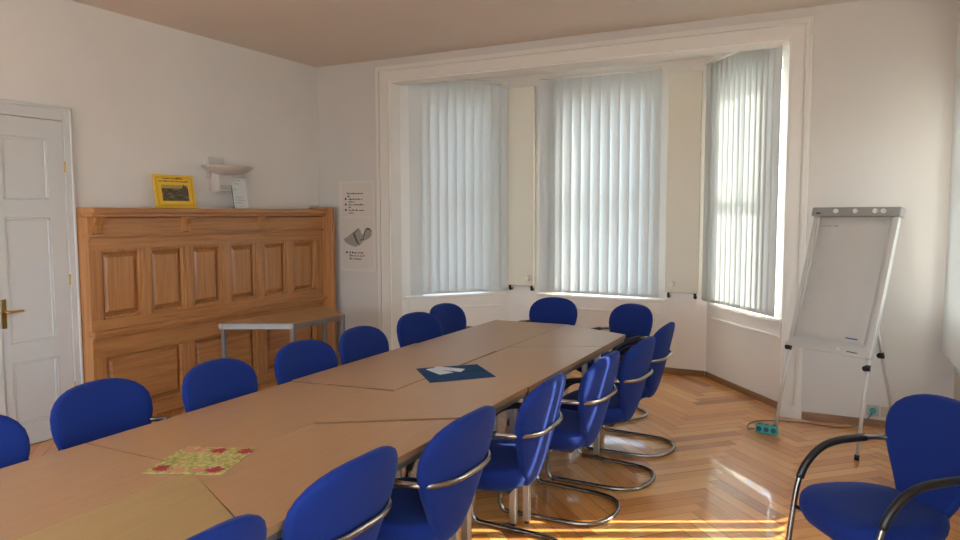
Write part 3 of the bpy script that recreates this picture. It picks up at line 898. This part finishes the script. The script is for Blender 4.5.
for x, y, a, lab in CH:
    if proto is None: c = proto = make_chair(lab)
    else: c = dup(proto); c['label'] = lab
    c.location = (x, y, 0); c.rotation_euler = (0, 0, math.radians(a))

# ------------------------------------------------------------------ flipchart
def flipchart():
    yaw, tilt = -.605, .258
    e = thing('flipchart_easel', 'grey white flipchart easel with a paper pad in the right corner', 'flipchart', (-.099, 5.456, 0), yaw)
    T = Matrix.Translation((0, 0, .672)) @ Matrix.Rotation(-tilt, 4, 'X')     # board frame: x across, -y front, z up the board
    w, h = .31, 1.01
    bm = bmesh.new(); box(bm, -w, w, .0, .012, .0, h, T); b = obj('board', bm, plain('white_board', (.6, .6, .58), .35), e)
    bm = bmesh.new()
    box(bm, w - .03, w + .008, -.012, .02, -.005, h, T, bev=.004); box(bm, -w - .008, -w + .022, -.012, .02, -.005, h, T, bev=.004)
    obj('side_rail', bm, M['fc_light'], e)
    bm = bmesh.new(); box(bm, -w - .02, w + .025, -.034, .024, h - .055, h + .01, T, bev=.008); cb = obj('clamp_bar', bm, M['fc_grey'], e)
    for x in (-.13, .02, .165, .222):
        bm = bmesh.new(); cyl(bm, (x, -.034, h - .022), (x, -.048, h - .022), .016, 16, T); obj('magnet', bm, M['white_pl'], cb, True, 40)
    bm = bmesh.new(); box(bm, -.29, -.255, -.036, -.033, h - .04, h - .03, T); obj('badge', bm, M['ink'], cb)
    bm = bmesh.new(); box(bm, -w, w, -.05, .01, -.012, -.004, T, bev=.002); box(bm, -w, w, -.014, .0, -.012, .055, T); box(bm, -w, w, -.052, -.048, -.012, .012, T); tr = obj('pen_tray', bm, M['fc_light'], e)
    bm = bmesh.new(); cyl(bm, (.09, -.014, .02), (.09, -.024, .02), .016, 16, T); obj('magnet', bm, M['white_pl'], tr, True, 40)
    for x in (-.2, -.10):
        bm = bmesh.new(); cyl(bm, (x, -.014, .004), (x, -.022, .004), .010, 12, T); obj('magnet', bm, M['fc_grey'], tr)
    # paper pad: curling sheets
    t = bmesh.new(); n = 14; rows = []
    for i in range(n + 1):
        s = i / n; z = h - .058 - s * .88; y = -.016 - .010 * s - .03 * max(0, s - .8) ** 1.5 * 3
        row = []
        for x in (-.255, -.13, 0, .13, .268): row.append(t.verts.new((x, y - .004 * math.sin((x + .26) * 6) * s, z)))
        rows.append(row)
    for A, B_ in zip(rows, rows[1:]):
        for k in range(4):
            f = t.faces.new((A[k], B_[k], B_[k + 1], A[k + 1])); f.smooth = True
    bmesh.ops.solidify(t, geom=t.faces[:], thickness=.006)
    bm = bmesh.new(); merge(bm, t, T); pad = obj('paper_pad', bm, M['paper'], e)
    bm = bmesh.new(); words(bm, [(0, -.235, -.10)], .008, T @ Matrix.Translation((0, -.0215, .88)) @ Matrix.Rotation(-PI / 2, 4, 'Z') , .0, rnd=random.Random(2))
    obj('pencil_note', bm, M['fc_grey'], pad)
    bm = bmesh.new(); box(bm, .14, .225, -.0455, -.044, .10, .108, T); obj('blue_mark', bm, M['blue_ink'], pad)
    bm = bmesh.new(); tube(bm, [(.165, -.036, .012), (.235, -.036, .010)], .008, 10, M=T); obj('marker_cap', bm, M['black'], tr)
    # telescopic front legs and rear leg
    def leg(top, foot, knob):
        top, foot = Vector(top), Vector(foot); d = (top - foot).normalized()
        bm = bmesh.new(); cyl(bm, foot + d * .02, top, .0125); l = obj('leg', bm, M['fc_light'], e)
        bm = bmesh.new(); cyl(bm, foot - d * .0, foot + d * .035, .016); obj('rubber_foot', bm, M['black'], l)
        k = foot.lerp(top, knob); bm = bmesh.new(); cyl(bm, k, k + Vector((.0, -.036, 0)), .018); cyl(bm, k - d * .02, k + d * .02, .016); obj('clamp_knob', bm, M['black'], l)
    bl = T @ Vector((-w + .004, .0, .05)); br = T @ Vector((w - .012, .0, .05))
    leg(br, (.305, -.095, .004), .84); leg(bl, (-.385, -.045, .004), .90)
    tp = T @ Vector((.02, .03, .9))
    leg(tp, (.17, .56, .004), .40)
flipchart()

# ------------------------------------------------------------------ power strip, cable, outlets
def power_strip():
    e = thing('power_strip', 'teal three socket power strip on the floor at the left easel foot', 'power strip', (-.487, 5.565, 0), math.radians(-6))
    bm = bmesh.new(); box(bm, -.076, .076, -.026, .026, .001, .066, bev=.008); b = obj('housing', bm, M['teal'], e)
    for x in (-.05, 0, .05):
        bm = bmesh.new(); t = bmesh.new()
        cyl(bm, (x, -.0255, .034), (x, -.0275, .034), .0185, 18); s = obj('socket', bm, M['teal_dark'], b)
        bm = bmesh.new(); cyl(bm, (x, -.002, .0655), (x, -.002, .0675), .0185, 18); obj('socket', bm, M['teal_dark'], b)
power_strip()
bm = bmesh.new()
pts = catmull([(-.573, 5.55, .03), (-.62, 5.60, .008), (-.635, 5.72, .0055), (-.58, 5.86, .0055), (-.45, 5.93, .0055), (-.30, 5.97, .0055), (-.143, 5.951, .0055), (-.007, 5.955, .0055), (.10, 6.0, .02), (.17, 6.03, .07), (.205, 6.06, .118)], 6)
tube(bm, pts, .0045, 8)
tag(obj('power_cable', bm, M['cable']), 'thin dark cable running from the teal power strip to the wall outlet', 'cable')
def outlet(label, x, mat, plug):
    e = thing('wall_outlet', label, 'outlet', (x, YB, .125), 0, 'wall outlets in the right corner')
    bm = bmesh.new(); box(bm, -.042, .042, -.012, 0, -.042, .042, bev=.004); b = obj('cover_plate', bm, mat, e)
    bm = bmesh.new(); cyl(bm, (0, -.012, 0), (0, -.014, 0), .022, 20); obj('socket_well', bm, M['teal_dark'] if plug else M['outlet_g'], b)
    if plug:
        bm = bmesh.new(); cyl(bm, (0, -.013, 0), (0, -.045, 0), .019, 16); obj('plug', bm, M['teal'], e)
outlet('grey wall outlet with the teal plug of the power cable, left of the beige one', .212, M['outlet_g'], True)
outlet('empty beige wall outlet just right of the outlet holding the teal plug', .308, M['outlet_b'], False)

# ------------------------------------------------------------------ light
W = bpy.data.worlds.new('sky'); S.world = W; W.use_nodes = True
nt = W.node_tree; bg = nt.nodes['Background']
sky = nt.nodes.new('ShaderNodeTexSky'); sky.sky_type = 'NISHITA'; sky.sun_disc = False
SUN_EL, SUN_AZ = math.radians(33), (.889, .458)
sky.sun_elevation = SUN_EL; sky.sun_rotation = math.atan2(SUN_AZ[0], SUN_AZ[1]); sky.air_density = 1.0; sky.dust_density = 3.0
mixn = nt.nodes.new('ShaderNodeMix'); mixn.data_type = 'RGBA'; mixn.inputs[0].default_value = .35
mixn.inputs[7].default_value = (.80, .93, 1.08, 1)
mul = nt.nodes.new('ShaderNodeVectorMath'); mul.operation = 'SCALE'; mul.inputs['Scale'].default_value = .12
nt.links.new(sky.outputs[0], mul.inputs[0]); nt.links.new(mul.outputs[0], mixn.inputs[6])
nt.links.new(mixn.outputs[2], bg.inputs['Color']); bg.inputs['Strength'].default_value = 8.5
sl = bpy.data.lights.new('sun', 'SUN'); sl.energy = 13; sl.angle = math.radians(.53); sl.color = (1, .90, .74)
so = bpy.data.objects.new('sun', sl); link(so)
d = Vector((-SUN_AZ[0] * math.cos(SUN_EL), -SUN_AZ[1] * math.cos(SUN_EL), -math.sin(SUN_EL)))
so.rotation_euler = d.to_track_quat('-Z', 'Y').to_euler(); so.location = (8, 8, 9)

# ------------------------------------------------------------------ camera
psi, pit, rol = math.radians(27.2926), math.radians(4.4568), math.radians(-.129)
fwd = Vector((-math.sin(psi) * math.cos(pit), math.cos(psi) * math.cos(pit), -math.sin(pit)))
rt = Vector((math.cos(psi), math.sin(psi), 0)); up = rt.cross(fwd)
r2 = rt * math.cos(rol) + up * math.sin(rol); u2 = -rt * math.sin(rol) + up * math.cos(rol)
cam = bpy.data.cameras.new('camera'); cam.sensor_width = 36; cam.lens = 713.37 / 960 * 36; cam.clip_start = .05
co = bpy.data.objects.new('camera', cam); link(co)
co.matrix_world = Matrix(((r2.x, u2.x, -fwd.x, 0), (r2.y, u2.y, -fwd.y, 0), (r2.z, u2.z, -fwd.z, 1.62), (0, 0, 0, 1)))
S.camera = co

vs = S.view_settings
vs.view_transform = 'Standard'; vs.look = 'None'; vs.gamma = 1; vs.use_curve_mapping = False
vs.exposure = 0.65
S.cycles.max_bounces = 12; S.cycles.diffuse_bounces = 8; S.cycles.transmission_bounces = 8; S.cycles.transparent_max_bounces = 16
S.cycles.use_denoising = True
S.cycles.sample_clamp_indirect = 6
S.cycles.caustics_reflective = True
